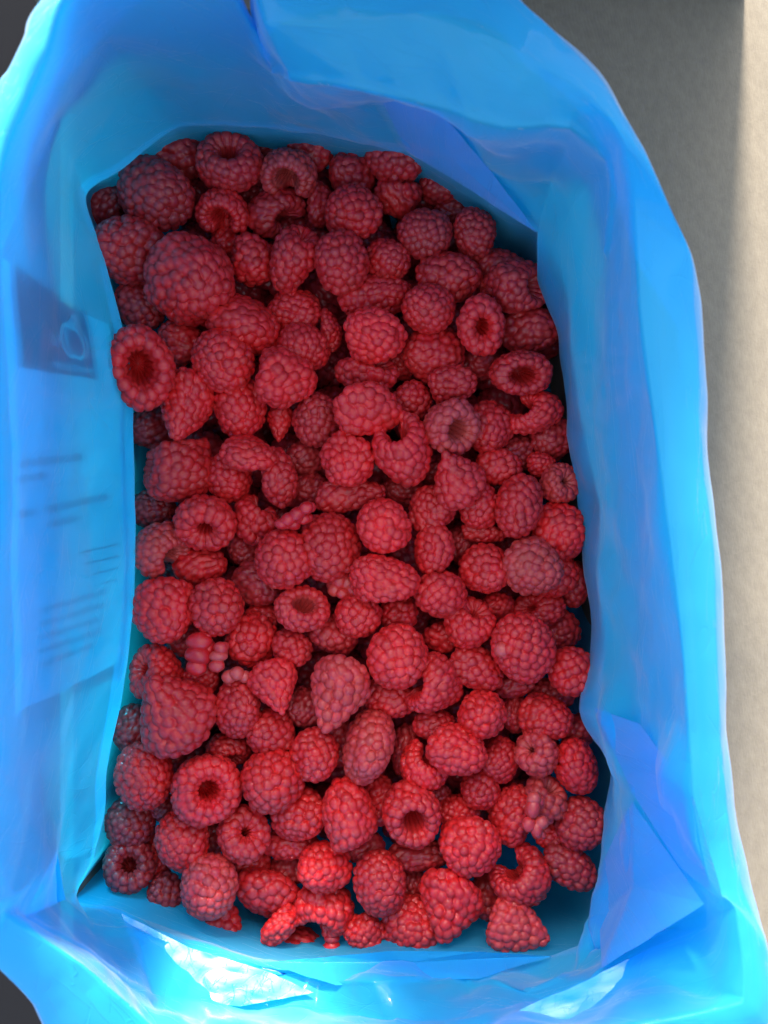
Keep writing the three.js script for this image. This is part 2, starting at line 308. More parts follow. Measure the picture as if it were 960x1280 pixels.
// drupelets: seeded over the finished shape at a spacing d, the skin bulging out over each; the hollow gets ridges that run on from the rim
function drupelets(P, NV, NU, lip, d, rand, smoothSkin = 1) {
  const N = gridNormals(P, NV, NU), cells = [], d2 = (x, c) => (x.x - c.p.x) ** 2 + (x.y - c.p.y) ** 2 + (x.z - c.p.z) ** 2;
  const add = (p) => cells.push({ p, big: mix(.8, 1.15, rand()), tone: rand(), w: mix(.86, 1.14, rand()) });
  let around = 0; for (let i = 0; i < NU; i++) around += P[lip * NU + i].distanceTo(P[lip * NU + (i + 1) % NU]);
  const n0 = Math.max(8, Math.min(24, Math.round(around / d / 1.02))), off = rand() * NU, lipCells = [];
  for (let j = 0; j < n0; j++) { const f = (off + j * NU / n0) % NU; add(P[lip * NU + Math.floor(f)].clone()); lipCells.push(cells[j]); }
  const order = []; for (let v = lip * NU; v < P.length; v++) order.push(v);
  for (let i = order.length - 1; i > 0; i--) { const j = Math.floor(rand() * (i + 1)); [order[i], order[j]] = [order[j], order[i]]; }
  const r2 = (d * .86) ** 2;
  for (const v of order) if (cells.every((c) => d2(P[v], c) > r2)) add(P[v].clone());
  const C = [], out = P.map((p, v) => {
    const k = Math.floor(v / NU), i = v % NU, inK = smooth(lip - 1, lip - NV * .09, k);
    let f1 = 1e9, f2 = 1e9, c1 = cells[0];
    for (const c of cells) { const q = d2(p, c) * c.w; if (q < f1) { f2 = f1; f1 = q; c1 = c; } else if (q < f2) f2 = q; }
    const w = clamp((Math.sqrt(f2) - Math.sqrt(f1)) / (d * .6)), ball = Math.sqrt(Math.max(0, (d * .68) ** 2 - f1)) - d * .32;
    let b = (.5 * Math.sqrt(1 - (1 - w) * (1 - w)) * d * .28 + .62 * ball) * c1.big * smoothSkin, tone = c1.tone;
    if (inK > 0) { const fr = ((((i - off) / NU * n0) % 1) + 1) % 1; b = mix(b, Math.sqrt(Math.max(0, 1 - (Math.min(fr, 1 - fr) * 2) ** 2)) * d * .26 * smooth(0, NV * .08, k), inK); }
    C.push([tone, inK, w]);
    return p.clone().addScaledVector(N[v], b);
  });
  return { P: out, C };
}
function toneOf(o) {
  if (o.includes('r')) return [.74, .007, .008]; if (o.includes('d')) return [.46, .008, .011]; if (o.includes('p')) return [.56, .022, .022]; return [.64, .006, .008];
}
const axisDir = (phi, tau) => new THREE.Vector3(Math.sin(tau * R) * Math.cos(phi * R), Math.cos(tau * R), Math.sin(tau * R) * Math.sin(phi * R));
const berries = [];
function addBerry(seed, [px, py, w, h, rot, phi, tau, layer, opts, label]) { berries.push({ seed, px, py, w, h, rot, phi, tau, layer, opts, label, r: (w + h) / 4 * CAM_H / FOCAL }); }

function buildBerry(b) {
  const rand = rng(b.seed * 7 + 3), o = b.opts, cup = b.tau < 95;
  const par = { len: mix(1.45, 1.85, rand()) + (o.includes('k') ? .3 : 0), rc: o.includes('o') ? .47 : o.includes('s') ? .26 : mix(.34, .42, rand()), cone: o.includes('k') ? 1 : mix(.0, .5, rand()), depth: .8, nv: Math.round(mix(52, 94, clamp((b.w + b.h - 70) / 90)) * (b.layer < .75 ? 1 : .72)), nu: Math.round(mix(80, 146, clamp((b.w + b.h - 70) / 90)) * (b.layer < .75 ? 1 : .72)) };
  const s = berrySurface(par, rand), { NV, NU } = s; let P = s.P;
  const q = new THREE.Quaternion().setFromUnitVectors(new THREE.Vector3(0, 1, 0), axisDir(b.phi, b.tau));
  q.multiply(new THREE.Quaternion().setFromAxisAngle(new THREE.Vector3(0, 1, 0), rand() * 6.28));
  const inv = q.clone().invert();
  const m = /n(-?\d+|u)/.exec(o);
  const L = par.len, nz = b.seed * 3.7;
  if (m) {                                                 // a torn rim: the wall is low on one side
    const dir = (m[1] === 'u' ? new THREE.Vector3(0, 1, 0) : new THREE.Vector3(Math.cos(m[1] * R), 0, Math.sin(m[1] * R))).applyQuaternion(inv), a0 = Math.atan2(dir.z, dir.x);
    for (const p of P) { let da = Math.atan2(p.z, p.x) - a0; da = Math.atan2(Math.sin(da), Math.cos(da)); const g = Math.exp(-Math.pow(da / .62, 4)) * .82, yb = -.8 * L; if (p.y > yb && Math.hypot(p.x, p.z) > .12) p.y -= g * (p.y - yb); }
  }
  const lump = o.includes('l') ? .2 : .085;
  for (const p of P) {                                     // uneven, slightly crushed fruit
    const f = 1 + lump * (noise.noise(p.x * .9 + nz, p.y * .9, p.z * .9 + nz) * 1.2 + .5 * noise.noise(p.x * 2 + nz, p.y * 2, p.z * 2));
    p.x *= f; p.z *= f; p.y += lump * .6 * noise.noise(p.x + 20 + nz, p.z, nz);
  }
  if (o.includes('b')) for (const p of P) { const t = (p.y + L * .5) * .75; p.x += -.32 * t * t; p.y *= .95; }
  if (o.includes('f')) for (const p of P) p.x = p.x * .55 + .12 * Math.cos(p.y * 1.5) * p.z * p.z;
  const cr = Math.cos(b.rot * R), sr = Math.sin(b.rot * R);
  let a0 = 1e9, a1 = -1e9, c0 = 1e9, c1 = -1e9, y0 = 1e9, y1 = -1e9;
  for (const p of P) { p.applyQuaternion(q); const a = p.x * cr + p.z * sr, c = -p.x * sr + p.z * cr; a0 = Math.min(a0, a); a1 = Math.max(a1, a); c0 = Math.min(c0, c); c1 = Math.max(c1, c); y0 = Math.min(y0, p.y); y1 = Math.max(y1, p.y); }
  const px = (CAM_H - b.y) / FOCAL, grow = 4, sa = (b.w * 1.02 - grow) * px / (a1 - a0), sc = (b.h * 1.02 - grow) * px / (c1 - c0), sy = Math.sqrt(sa * sc);
  for (const p of P) { const a = (p.x * cr + p.z * sr - (a0 + a1) / 2) * sa, c = (-p.x * sr + p.z * cr - (c0 + c1) / 2) * sc; p.set(a * cr - c * sr, (p.y - (y0 + y1) / 2) * sy, a * sr + c * cr); }
  const d = 10.4 * Math.pow(clamp((b.w + b.h) / 140, .45, 1.35), .6) * mix(.9, 1.12, rand()) * (o.includes('l') ? 1.1 : 1) * CAM_H / FOCAL;
  const sk = drupelets(P, NV, NU, s.lip, d, rand, o.includes('f') ? .85 : 1); P = sk.P; s.C = sk.C;
  const N = gridNormals(P, NV, NU), id = (k, i) => k * NU + (i % NU), faces = [];
  for (let k = 0; k < NV; k++) for (let i = 0; i < NU; i++) { const a = id(k, i), bb = id(k, i + 1), c = id(k + 1, i), e = id(k + 1, i + 1); faces.push([k, a, bb, c], [k, bb, e, c]); }
  const tone = toneOf(o), v1 = mix(.82, 1.15, rand());
  const col = P.map((p, k) => {
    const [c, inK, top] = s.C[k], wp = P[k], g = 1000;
    const bloom = clamp(.05 + .22 * fbm(wp.x * g / 7 + nz, wp.y * g / 7, wp.z * g / 7 + 2) + (o.includes('p') ? .12 : o.includes('d') ? .04 : 0), 0, .4) * .13, speck = .08 * top * (1 - inK) * (.55 + .6 * noise.noise(wp.x * g * .45 + nz, wp.y * g * .45, wp.z * g * .45)) + (noise.noise(wp.x * g * 1.5, wp.y * g * 1.5, wp.z * g * 1.5 + nz) > .45 ? .09 : 0);   // frost and down, with the light on drupelet tops painted into the colour
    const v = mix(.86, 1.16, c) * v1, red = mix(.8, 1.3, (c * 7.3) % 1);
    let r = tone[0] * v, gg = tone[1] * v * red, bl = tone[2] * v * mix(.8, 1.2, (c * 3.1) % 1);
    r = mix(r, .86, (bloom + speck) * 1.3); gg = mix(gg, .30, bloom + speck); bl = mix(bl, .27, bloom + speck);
    const pale = inK * (o.includes('p') ? .28 : .07);
    return [mix(r, .55, pale), mix(gg, .16, pale), mix(bl, .14, pale)];
  });
  let low = 1e9, high = -1e9; for (const p of P) { low = Math.min(low, p.y); high = Math.max(high, p.y); }
  low = mix(low, high, .2);                                // the underside rests unseen on the fruit below and is left open
  const part = (keep) => {
    const map = new Map(), pos = [], nor = [], cc = [], idx = [];
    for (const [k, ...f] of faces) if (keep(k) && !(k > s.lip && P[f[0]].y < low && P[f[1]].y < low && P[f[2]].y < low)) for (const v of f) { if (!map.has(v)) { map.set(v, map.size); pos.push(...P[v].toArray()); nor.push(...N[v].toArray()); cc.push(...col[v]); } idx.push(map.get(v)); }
    const g = new THREE.BufferGeometry(); g.setAttribute('position', new THREE.Float32BufferAttribute(pos, 3)); g.setAttribute('normal', new THREE.Float32BufferAttribute(nor, 3)); g.setAttribute('color', new THREE.Float32BufferAttribute(cc, 3)); g.setIndex(idx); return g;
  };
  const pos = at(b.px, b.py, b.y), split = Math.max(2, s.lip - Math.round(par.nv / 24));
  let root;
  if (cup) {
    root = new THREE.Group(); root.name = named('raspberry'); scene.add(root);
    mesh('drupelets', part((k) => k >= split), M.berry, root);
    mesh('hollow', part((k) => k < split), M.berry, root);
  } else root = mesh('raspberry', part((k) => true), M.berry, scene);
  root.position.copy(pos);
  tag(root, b.label, 'raspberry', 'raspberries filling the blue bag');
  b.root = root;
}
const T = [
// x, y, w, h, turn, opening towards, opening tilt, depth, look, label       (photograph pixels, degrees)
[224,194,76,62,20,200,110,.9,'d','dark whole raspberry under the top film, left of the first upper cup'],
[288,203,82,73,0,-80,24,.3,'d','dull cup raspberry with round hollow near the top edge of the bag'],
[197,244,92,80,35,215,115,.2,'d','large purplish whole raspberry at the top left with coarse drupelets'],
[131,253,60,58,0,180,120,1,'d','dark raspberry half hidden behind the folded film in the top left corner'],
[164,311,90,82,-5,0,150,.2,'d','large round raspberry against the left film above the label'],
[236,347,106,106,-10,235,140,-.1,'l','largest broad lumpy raspberry in the upper left of the pile'],
[176,384,64,58,40,210,120,.9,'d','raspberry against the left film just below the big lumpy one'],
[280,266,66,60,20,95,40,.5,'on90','thin curled raspberry arching over a dark hollow in the upper left'],
[362,217,70,60,10,100,42,.4,'opn95','split raspberry showing pale pink segmented inside near the top'],
[388,187,64,60,0,30,130,.9,'d','dull raspberry behind the split one with pale segments'],
[330,184,42,38,0,0,130,1.1,'d','small dark raspberry wedged between the first upper cup and top film'],
[345,268,74,56,-10,40,60,.9,'dn40','dark arched raspberry below the split one with pale segments'],
[402,256,34,58,0,180,100,1,'d','narrow dark raspberry seen edge on, left of a round red one near the top'],
[318,323,62,64,0,190,70,.6,'l','crumpled raspberry with a pale knob at its upper left'],
[367,323,56,88,22,-60,62,.2,'sb','upright folded bean shaped raspberry with a tiny hole near its top'],
[427,327,66,78,0,20,150,.1,'','tall rounded raspberry to the right of the upright folded bean'],
[282,302,38,40,0,0,130,1.1,'','small dark raspberry between the largest lumpy one and the curled arch'],
[309,409,86,68,38,215,112,.2,'fr','flattened smooth red raspberry with a dark speck at its top'],
[368,391,66,56,0,30,130,.7,'','squat raspberry right of the flattened one with the dark speck'],
[413,412,28,54,-8,190,80,.5,'b','thin curled raspberry edge standing upright in the upper middle'],
[379,436,66,60,25,-50,130,.4,'','raspberry tucked left of the thin upright curled edge'],
[355,475,77,72,25,190,82,0,'rsl','bright raspberry with collapsed rim showing radial ridges at its left'],
[279,450,74,80,-15,20,155,0,'r','plump bright raspberry left of the one with collapsed radial rim'],
[226,430,56,58,0,45,130,.9,'','dull raspberry between the label cup and the plump bright one'],
[178,462,80,102,-14,30,22,-.5,'o','upright oval cup raspberry lying on the film beside the printed label'],
[232,508,66,90,8,-80,128,.2,'k','tall conical raspberry standing below right of the oval label cup'],
[300,510,64,74,0,-90,140,.5,'','raspberry under the plump bright one, left of a small narrow tip'],
[349,530,32,46,8,-90,110,.9,'k','small narrow raspberry tip poking out below the collapsed radial rim'],
[397,525,62,66,0,90,150,.7,'d','dark round raspberry left of the smooth bright folded one'],
[222,587,90,76,-12,190,64,.3,'n-90','large raspberry turned sideways with torn open left end near the film'],
[286,596,56,64,10,30,160,.4,'','round dull raspberry right of the sideways torn one'],
[312,569,68,48,28,200,110,.1,'fr','bright wedge shaped flattened raspberry with a pointed left corner'],
[350,596,42,76,-8,190,105,.4,'b','long curved raspberry hanging under the bright wedge'],
[258,654,75,67,12,85,32,.2,'r','bright cup raspberry below the round dull one near the left film'],
[201,687,70,68,0,25,62,.3,'pn60','raspberry on its side by the left film, pale cavity facing right'],
[319,647,54,62,-20,-60,70,.7,'n-60l','small curled raspberry with gap, above the round one with grey spot'],
[192,636,58,48,0,180,130,1.3,'d','dark raspberry in the shade of the left film above the sideways cavity'],
[252,708,64,50,-10,180,120,.8,'','raspberry half hidden beneath the bright cup at left'],
[204,761,76,80,12,-100,122,.1,'','big flat topped raspberry touching the left film below the sideways cavity'],
[270,759,64,70,-5,180,150,0,'r','bright red rounded raspberry right of the big flat topped one'],
[355,699,72,74,-10,150,165,0,'r','bright round raspberry with a small grey spot at its upper right'],
[413,684,74,86,-15,-20,150,.3,'','large raspberry right of the bright round one with the grey spot'],
[323,728,62,64,30,210,130,1,'d','dark raspberry below left of the round one with the grey spot'],
[382,572,50,46,0,0,140,1.2,'d','dark raspberry deep between the curved one and a bright lobed one'],
[387,611,46,42,0,0,140,1.2,'d','small dark raspberry in the gap above the large upright middle one'],
[305,682,42,52,0,0,140,1.3,'d','dark raspberry deep right of the bright cup at left'],
[190,535,60,52,0,0,140,1.5,'d','raspberry in deep shade just under the oval label cup'],
[441,216,58,58,0,0,150,.9,'d','round purple raspberry near the top between two reddish ones'],
[494,201,74,54,8,170,120,.6,'d','purplish oval raspberry touching the top film fold'],
[497,246,58,48,10,-80,62,.8,'l','crumpled open raspberry below the purplish oval near the top'],
[442,265,70,67,0,40,155,.3,'','round reddish raspberry below the round purple one near the top'],
[531,292,68,62,0,-60,150,.4,'d','round dull raspberry alone in the shade of the upper right'],
[549,237,52,38,10,180,130,1.1,'d','dark raspberry under the edge of the upper right film fold'],
[593,294,52,64,0,30,130,.6,'d','upright dark raspberry beside the dark corner of the upper right film'],
[566,262,46,44,0,0,130,1.3,'d','dark raspberry deep behind the upper right film edge'],
[485,325,56,50,10,190,130,.5,'','orange red raspberry right of the tall rounded one at upper centre'],
[469,371,92,52,-5,180,110,.5,'','wide flat lying raspberry above the bright notched one'],
[560,348,80,62,5,180,125,.35,'','broad raspberry above the squarish holed cup in the upper right'],
[536,386,66,60,-5,20,150,.15,'','round raspberry left of the squarish holed cup'],
[625,334,64,44,10,180,130,.8,'d','dark raspberry behind the crumpled one at the right film'],
[644,359,84,66,10,5,52,.3,'dl','crumpled purplish raspberry with a ragged hole near the right film'],
[600,408,58,73,-4,75,16,.05,'','upright cup raspberry with a squarish hollow in the upper right'],
[662,412,74,58,-5,200,120,.8,'d','dark raspberry below the crumpled purplish one at the right film'],
[469,421,77,67,10,50,125,0,'rl','bright raspberry with a notched lower right side at upper centre'],
[542,444,76,72,15,0,130,.8,'','dark red raspberry beneath the round one and the squarish holed cup'],
[459,464,78,46,5,-50,56,.5,'l','hollow raspberry squeezed under the bright notched one'],
[650,467,77,55,0,80,20,.2,'o','wide oval cup raspberry near the right film'],
[503,455,44,42,0,0,150,1.2,'','dark raspberry in the gap right of the hollow squeezed one'],
[600,454,52,42,0,0,150,1.3,'d','dark raspberry in the gap below the squarish holed cup'],
[515,501,48,52,0,0,150,.7,'','small raspberry right of the smooth bright folded one'],
[566,482,60,48,-8,30,118,.4,'l','rough lumpy raspberry above the pale lipped cup'],
[460,512,83,66,5,80,125,-.15,'fr','smooth bright folded raspberry with faint seam, brightest at the centre'],
[565,533,70,68,10,35,40,-.05,'po','pale lipped cup raspberry with radial ridges at the centre right'],
[612,534,60,66,10,-60,140,.6,'','dull raspberry tucked behind the right side of the pale lipped cup'],
[667,515,72,52,-12,205,54,.5,'n205','collapsed raspberry open at its left, below the wide oval cup'],
[503,563,70,88,-18,-115,48,.1,'on-120','horseshoe shaped raspberry with a dark hollow under the smooth bright one'],
[434,574,67,66,15,-80,140,.1,'rl','bright lobed raspberry left of the horseshoe shaped one'],
[439,618,88,42,-6,180,100,.6,'f','long grooved raspberry lying under the bright lobed one'],
[570,605,66,66,30,60,122,.1,'k','conical raspberry with an upward point at centre right'],
[598,632,48,58,0,0,130,.5,'','raspberry behind the lower right of the upward pointing cone'],
[623,583,58,46,15,180,120,.6,'','oval raspberry between the upward pointing cone and the pinwheel at right'],
[648,566,48,44,0,0,140,1,'d','dark raspberry above right of the small oval near the right film'],
[689,548,54,58,0,0,140,.9,'d','dark raspberry in the shade of the right film above the pinwheel'],
[676,581,38,32,10,180,110,.5,'','tiny raspberry left above the pinwheel end at right'],
[700,604,50,50,0,-25,30,.4,'ps','pale pinwheel ended raspberry with radial segments touching the right film'],
[648,632,56,78,12,-80,130,.15,'','tall upright raspberry left of the pinwheel ended one'],
[699,665,68,72,0,160,140,.4,'','round dull raspberry against the right film below the pinwheel'],
[605,667,58,24,6,180,100,.6,'f','thin sliver of raspberry below the upward pointing cone'],
[540,637,58,58,5,80,105,.4,'l','raspberry with a notch underneath, above a small upright one'],
[543,687,49,62,4,-90,140,.2,'','small upright raspberry in the middle of the pile with coarse drupelets'],
[480,657,66,66,0,80,118,0,'r','bright rounded raspberry with a dented underside at the centre'],
[481,724,86,58,8,70,112,0,'rb','bright kidney shaped raspberry with a red dent below the dented one'],
[551,743,64,58,-10,30,150,.1,'r','rounded raspberry with a small grey patch at its lower right'],
[605,710,61,60,10,-140,150,.4,'','round raspberry above right of the one with the grey patch'],
[664,707,72,72,0,200,135,.05,'p','large raspberry with a whitish patch on its upper left, by the right film'],
[690,716,64,58,0,180,130,.4,'','raspberry joined to the right of the one with the whitish patch'],
[717,730,38,58,0,0,130,.9,'d','dark raspberry squeezed between the film and the pair with the whitish patch'],
[673,761,68,46,-5,200,50,.5,'s','cup raspberry with small hole below the one with the whitish patch'],
[577,680,42,46,0,0,140,1.3,'d','dark raspberry deep in the gap right of the small upright one'],
[503,612,52,42,0,0,140,1.2,'d','dark raspberry deep below the horseshoe shaped one'],
[545,586,42,42,0,0,140,1.2,'d','dark raspberry deep left of the upward pointing cone'],
[448,769,57,55,0,-40,150,.3,'','round raspberry with tiny glints right of the bright split cup'],
[498,768,48,46,0,0,140,.8,'','raspberry deep right of the one with tiny glints'],
[586,780,62,64,20,-70,58,.35,'s','folded raspberry with a small dark pit above the one with pale drupelet'],
[622,757,42,36,0,0,140,1,'','small dark raspberry right above the one with a dark pit'],
[654,809,76,88,-18,30,150,-.05,'','large raspberry carrying one pale pink drupelet on its left'],
[714,839,60,60,20,200,140,.2,'','round raspberry standing out against the lower part of the right film'],
[700,788,50,50,0,0,140,.9,'d','dark raspberry by the film above the one standing out against it'],
[496,821,74,80,25,-150,150,-.05,'r','bright glossy raspberry with shiny drupelets just right of the centre'],
[544,853,72,74,10,195,58,.1,'n-170b','curled raspberry with an open notch at left, below the bright glossy one'],
[595,835,72,52,30,210,105,.3,'b','folded long raspberry above the bright round button one'],
[643,855,50,32,-10,180,120,.9,'d','dark raspberry with a white glint under the one with a pale drupelet'],
[551,797,44,38,0,20,120,.9,'l','small dark folded raspberry above the curled one with an open notch'],
[423,864,74,92,15,-70,125,0,'kp','large dull pinkish raspberry tapering to a blunt point below the centre'],
[487,872,64,52,10,180,140,.6,'','raspberry right of the dull pinkish tapering one, half hidden'],
[604,894,60,58,0,0,165,0,'r','bright round button raspberry above the glossy oval at lower right'],
[680,897,68,56,15,190,130,.3,'','smooth dull raspberry right of the bright round button one'],
[542,905,54,38,0,180,130,.6,'','raspberry between the curled notched one and the glossy oval'],
[461,934,66,88,-4,180,150,.1,'pf','flat upright oval dull raspberry with fine drupelets below the centre'],
[570,938,75,62,12,200,135,-.05,'r','glossy bright oval raspberry at lower right of the pile'],
[508,938,38,68,0,0,140,.9,'d','dark raspberry deep right of the flat upright oval'],
[531,957,62,60,10,-60,52,.45,'n-70','curled raspberry opening upwards under the glossy bright oval'],
[625,950,48,58,0,0,140,.6,'','raspberry right of the glossy bright oval with a white glint below'],
[670,941,54,60,-8,215,46,.2,'ps','pale raspberry with a small dark hole near the lower right film'],
[721,959,52,71,-10,30,150,.2,'','upright oval raspberry touching the lower right film'],
[601,987,48,50,0,0,155,.5,'','small round raspberry below the glossy bright oval'],
[643,892,34,50,0,0,140,1,'d','dark raspberry deep between the button and the smooth dull one'],
[682,1000,52,58,15,-60,68,.2,'pl','crushed raspberry with a translucent torn top near the lower right film'],
[638,1018,54,74,10,20,62,.5,'n0','folded ring raspberry left of the crushed one at lower right'],
[726,1030,62,66,5,180,150,.2,'d','round purplish raspberry by the lower right film below the upright oval'],
[515,1016,70,80,-22,60,18,.1,'o','oval ring raspberry with a brown hollow below the centre'],
[435,1015,66,85,-8,70,82,.05,'rn80','bright folded raspberry with a deep crevice on its lower right'],
[473,1000,52,62,0,0,140,.8,'','dark raspberry between the bright folded one and the brown ring'],
[572,1014,54,40,0,0,140,.7,'','raspberry peeping out above the broad one with wide shoulders'],
[588,1056,76,73,10,-80,135,.1,'','broad raspberry with wide shoulders at lower right'],
[523,1067,80,40,0,180,130,.9,'d','long dark raspberry below the brown ring'],
[650,1092,74,74,10,-130,60,.25,'n-130','raspberry with a dark hole in its upper left above the lone pink one'],
[710,1081,76,50,38,200,110,.4,'d','elongated raspberry slanting down to the right at the lower film'],
[475,1105,64,80,-15,180,150,.1,'','upright oval raspberry at the bottom, left of the tapering red one'],
[564,1120,70,80,-20,-70,128,.15,'k','red raspberry tapering downwards near the bottom edge'],
[608,1120,46,60,0,0,140,.9,'d','dark raspberry behind the tapering one near the bottom'],
[643,1158,76,70,35,195,112,.0,'kp','lone pointed pinkish raspberry in the lower right corner of the bag'],
[514,1155,74,66,8,180,150,.35,'','round raspberry on the bottom film between two pointed ones'],
[455,1165,54,46,0,0,150,.3,'rl','small knobbly raspberry of few coarse drupelets at the bottom'],
[406,1086,66,60,10,0,155,.2,'r','bright round raspberry above the torn curled piece at the bottom'],
[362,1182,80,44,0,180,130,.8,'','raspberry behind the bottom film under the torn stringy piece'],
[336,1117,80,68,5,180,112,.4,'fb','smooth kidney shaped raspberry left of the torn curled piece'],
[260,1111,70,77,0,180,165,-.25,'p','dusty round raspberry resting on top near the lower left corner'],
[266,1152,74,62,10,0,140,.6,'','raspberry underneath the dusty round one at the bottom left'],
[312,1174,40,42,0,0,140,.95,'d','dark raspberry by the bottom film left of the smooth kidney'],
[207,1116,44,52,0,0,140,.6,'d','small dull raspberry beside the dusty round one in the corner'],
[164,1079,62,66,-10,-60,26,.6,'d','dark cup raspberry in the lower left corner of the bag'],
[229,1051,64,74,-12,20,150,.1,'r','plump raspberry above the dusty round one at lower left'],
[164,1027,60,64,0,180,130,.6,'d','dull raspberry by the film above the dark corner cup'],
[180,970,70,84,-5,180,145,.1,'r','tall rounded raspberry at lower left next to the film edge'],
[259,985,85,84,0,-30,20,.0,'','wide cup raspberry with a brownish hollow at lower left'],
[339,978,76,78,0,0,172,-.05,'r','round raspberry with evenly beaded top right of the wide lower left cup'],
[304,1042,66,68,-25,-50,38,.2,'s','folded cup raspberry with a slit hollow below the wide lower left cup'],
[373,1017,70,64,-15,180,145,.2,'r','raspberry below right of the evenly beaded round one'],
[392,944,60,66,15,-150,155,.15,'r','round bright raspberry above right of the evenly beaded one'],
[196,1070,40,56,0,0,140,.75,'','raspberry hidden behind the plump one at lower left'],
[206,1010,40,34,0,0,140,.9,'d','dark raspberry deep below the tall rounded one at lower left'],
[262,1046,36,54,0,0,140,1,'d','dark raspberry deep between the plump one and the slit hollow cup'],
[363,1053,70,40,0,180,130,.8,'','dark raspberry beneath the one below the evenly beaded top'],
[312,1078,54,40,0,0,130,.8,'','dark raspberry beneath the slit hollow cup'],
[359,1085,48,42,0,0,120,.8,'d','dark raspberry in the gap above the smooth kidney'],
[224,896,88,96,15,60,122,-.1,'k','huge conical raspberry with large drupelets at lower left'],
[165,911,46,62,0,0,130,.95,'d','dark raspberry in the film shade left of the huge cone'],
[194,842,64,74,-10,-145,46,.3,'s','raspberry with a dark round hole by the left film below the label'],
[251,848,46,40,0,0,130,.6,'','small raspberry just above the huge cone'],
[296,884,56,76,0,180,150,.15,'','oval raspberry crowned by pale drupelets, right of the huge cone'],
[344,856,62,68,-25,-110,118,.1,'k','conical raspberry pointing down, right of the one with a pale crown'],
[314,800,62,66,0,0,150,.55,'','round dull raspberry left below the bright split cup'],
[366,812,48,54,0,180,110,.5,'l','irregular raspberry between the dull round one and the split cup'],
[378,761,68,56,5,-60,34,.15,'rpo','bright split cup raspberry with orange pink torn inside at the centre left'],
[338,917,58,58,0,30,155,.3,'','raspberry above the evenly beaded round one'],
[380,884,46,52,0,0,140,.8,'d','dark raspberry left of the dull pinkish tapering one'],
[286,938,56,44,10,60,50,.65,'','dark cup raspberry above the wide lower left cup'],
[210,944,46,40,0,0,140,1.3,'d','dark raspberry in the hollow under the huge cone'],
[327,772,46,34,0,180,120,.8,'','dark raspberry edge left of the bright split cup'],
[417,797,58,52,-20,120,75,.6,'dl','dark folded raspberry below right of the bright split cup'],
[425,928,44,62,0,0,140,.9,'d','dark raspberry below the dull pinkish tapering one'],
[237,802,54,44,0,0,140,1.05,'d','dark raspberry below the bright red rounded one at left'],
[558,1163,42,34,0,0,140,.95,'d','dark raspberry at the bottom film below the tapering red one'],
[455,1058,54,44,0,0,140,.9,'d','dark raspberry below the bright folded one with the crevice'],
[516,1106,34,48,0,0,140,1,'d','dark raspberry between the bottom oval and the tapering red one'],
[547,996,36,34,0,0,140,1,'d','dark raspberry right of the brown ring'],
[721,914,46,42,0,0,140,.95,'d','dark raspberry by the film above the upright oval at lower right'],
[689,868,58,42,0,0,140,1.05,'d','dark raspberry below the one standing out against the right film'],
[688,1043,48,34,15,180,130,.6,'','raspberry below the crushed one at lower right'],
[404,1134,74,64,10,110,40,.3,'n125l','torn curled raspberry ring open at its lower left near the bottom edge'],
[349,1157,34,58,42,220,105,.25,'bl','torn strip of raspberry arching beside the curled ring at the bottom'],
];
T.forEach((t, i) => addBerry(i + 1, t));
// let every berry sink until it rests below those that lie on top of it
berries.forEach((b, i) => addSettled(b, i));
function addSettled(b) { b.order = b.layer + b.seed * 1e-5; }
const settled = [];
for (const b of [...berries].sort((p, q) => p.order - q.order)) {
  const base = at(b.px, b.py, 0), mound = .004 * Math.exp(-((base.x / .07) ** 2 + (base.z / .12) ** 2));
  let y = mound - b.layer * .0145;
  for (const c of settled) {
    const p = Math.hypot((b.px - c.px), (b.py - c.py)) * CAM_H / FOCAL, need = (b.r + c.r) * .84;
    if (p < need) y = Math.min(y, c.y - Math.sqrt(need * need - p * p) * .8);
  }
  b.y = Math.max(y, -.038); settled.push(b);
}
berries.forEach(buildBerry);

// loose drupelets and torn fragments
const drupGeos = [0, 1, 2].map((k) => {
  const g = mergeVertices(new THREE.IcosahedronGeometry(1, 3).deleteAttribute('uv').deleteAttribute('normal')), p = g.attributes.position;
  for (let i = 0; i < p.count; i++) { const f = 1 + .1 * noise.noise(p.getX(i) * 1.4 + k * 5, p.getY(i) * 1.4, p.getZ(i) * 1.4); p.setXYZ(i, p.getX(i) * f, p.getY(i) * f, p.getZ(i) * f); }
  g.computeVertexNormals(); return g;
});
const drupMats = [[.66, .012, .016], [.64, .03, .03], [.58, .01, .014], [.66, .06, .05]].map((c) => new THREE.MeshPhysicalMaterial({ color: new THREE.Color().setRGB(...c), roughness: .4, clearcoat: .25, clearcoatRoughness: .25, sheen: .3, sheenColor: new THREE.Color(.9, .6, .6), sheenRoughness: .5 }));
function fragment(px, py, y, beads, tone, label) {              // beads: x, y in photo pixels, size across, size along, turn
  const root = new THREE.Group(); root.name = named('raspberry_fragment'); scene.add(root); root.position.copy(at(px, py, y)); tag(root, label, 'raspberry piece');
  const q = rng(Math.round(px + py));
  beads.flatMap((d) => [d, [d[0] + (q() - .5) * 16, d[1] + (q() - .5) * 16, d[2] * mix(.55, .8, q()), d[3] * mix(.55, .8, q()), q() * 180, (d[5] ?? 0) - .6 - q()]]).forEach(([x, z, a, c, turn = 0, up = 0], k) => {
    const s = (CAM_H - y) / FOCAL / 2, m = mesh('drupelet', drupGeos[k % 3], drupMats[(tone + (k % 3 === 2 ? 2 : 0)) % 4], root);
    m.position.copy(at(x, z, y).sub(root.position)).setY(up * .001); m.scale.set(a * s * mix(1.1, 1.4, q()), (a + c) / 2 * s * 1.2, c * s * mix(1.1, 1.4, q())); m.rotation.y = -turn * R;
  });
  return root;
}
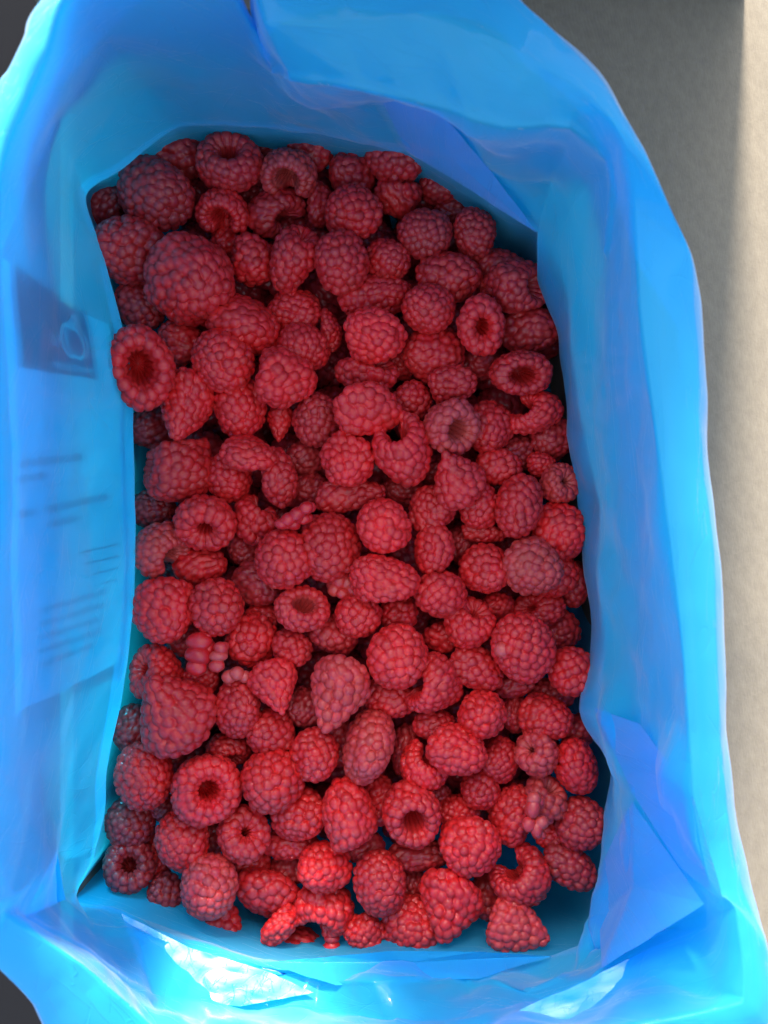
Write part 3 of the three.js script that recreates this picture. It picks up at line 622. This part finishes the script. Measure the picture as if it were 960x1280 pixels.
fragment(376, 640, .008, [[360, 650, 20, 15, -30], [371, 643, 19, 16, -30], [383, 635, 17, 14, -25, 1], [352, 655, 13, 12, 0], [366, 655, 16, 13, 20, -2], [378, 648, 15, 12, 0, -2]], 0, 'small bright red torn strip of raspberry above the large middle one');
fragment(430, 738, -.002, [[424, 725, 18, 20], [434, 728, 17, 16], [428, 741, 14, 14, 0, 1], [441, 738, 16, 15], [418, 737, 14, 15]], 1, 'small pale pink torn bit left of the bright kidney shaped raspberry');
fragment(415, 1180, -.004, [[415, 1173, 15, 10], [415, 1182, 15, 11]], 2, 'two stray drupelets on the bottom film below the curled ring');
fragment(250, 815, .004, [[249, 802, 25, 17], [248, 819, 26, 20, 10], [246, 834, 22, 16], [259, 812, 14, 20, 0, -2]], 0, 'short stack of pale coarse drupelets above the huge cone');
fragment(274, 820, .005, [[276, 810, 16, 12, 20], [273, 820, 18, 12], [271, 832, 16, 14, -10]], 1, 'pale pink drupelet piece standing right of the short stack');
fragment(682, 1010, .009, [[666, 1010, 14, 22, 10], [668, 998, 14, 14, 10], [661, 1030, 13, 16, 20], [671, 1037, 12, 16, 0], [677, 1028, 13, 14]], 1, 'pale crushed drupelets spilling from the torn raspberry at lower right');
// pale drupelets that stand out on two whole berries
const paleBits = (i, list) => list.forEach(([x, z, a, c, dy]) => {
  const b = berries[i]; let root = b.root;
  const s = (CAM_H - b.y) / FOCAL / 2, m = mesh('pale_drupelet', drupGeos[0], drupMats[3], root);
  m.position.copy(at(x, z, b.y + dy).sub(root.position)); m.scale.set(a * s, (a + c) / 2 * s, c * s); m.userData.label = 'pale pink drupelet';
});
paleBits(T.findIndex((t) => t[9].includes('one pale pink drupelet')), [[628, 812, 20, 20, .0062]]);
paleBits(T.findIndex((t) => t[9].includes('crowned by pale')), [[286, 846, 18, 18, .003], [296, 842, 19, 18, .004], [306, 846, 16, 16, .003]]);

// ---------------------------------------------------------------- deeper fruit seen only in the gaps
{
  const rand = rng(77), s = berrySurface({ len: 1.6, rc: .4, cone: .3, depth: .6, nv: 48, nu: 74 }, rand), sk = drupelets(s.P, s.NV, s.NU, s.lip, .36, rand), idx = [], pos = [], col = [];
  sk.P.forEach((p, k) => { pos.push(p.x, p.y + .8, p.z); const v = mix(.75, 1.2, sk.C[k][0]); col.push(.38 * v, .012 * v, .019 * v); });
  for (let k = 0; k < s.NV; k++) for (let i = 0; i < s.NU; i++) { const a = k * s.NU + i, b = k * s.NU + (i + 1) % s.NU, c = a + s.NU, d = b + s.NU; idx.push(a, b, c, b, d, c); }
  const g = new THREE.BufferGeometry(); g.setAttribute('position', new THREE.Float32BufferAttribute(pos, 3)); g.setAttribute('color', new THREE.Float32BufferAttribute(col, 3)); g.setIndex(idx); g.computeVertexNormals();
  const spots = [];
  for (let z = -.108; z < .114; z += .0148) for (let x = -.078; x < .06; x += .0148) for (const y of [-.027, -.042]) {
    const X = x + (rand() - .5) * .006, Z = z + (rand() - .5) * .006;
    if (X < -.0755 || X > .055 || Z > .113 || (Z > .1 && (X < -.05 || X > .043)) || (Z < -.09 && X > .03)) continue;
    spots.push([X, y + (rand() - .5) * .004, Z]);
  }
  const im = new THREE.InstancedMesh(g, M.berry, spots.length), o = new THREE.Object3D();
  spots.forEach(([x, y, z], k) => { o.position.set(x, y, z); o.rotation.set(rand() * 6, rand() * 6, rand() * 6); o.scale.setScalar(mix(.0078, .0092, rand())); o.updateMatrix(); im.setMatrixAt(k, o.matrix); });
  im.name = 'lower_raspberries'; im.castShadow = im.receiveShadow = true; im.userData = { kind: 'stuff', label: 'dark lower raspberries glimpsed in gaps between the top ones', category: 'raspberries' }; scene.add(im);
}
renderer.render(scene, camera);
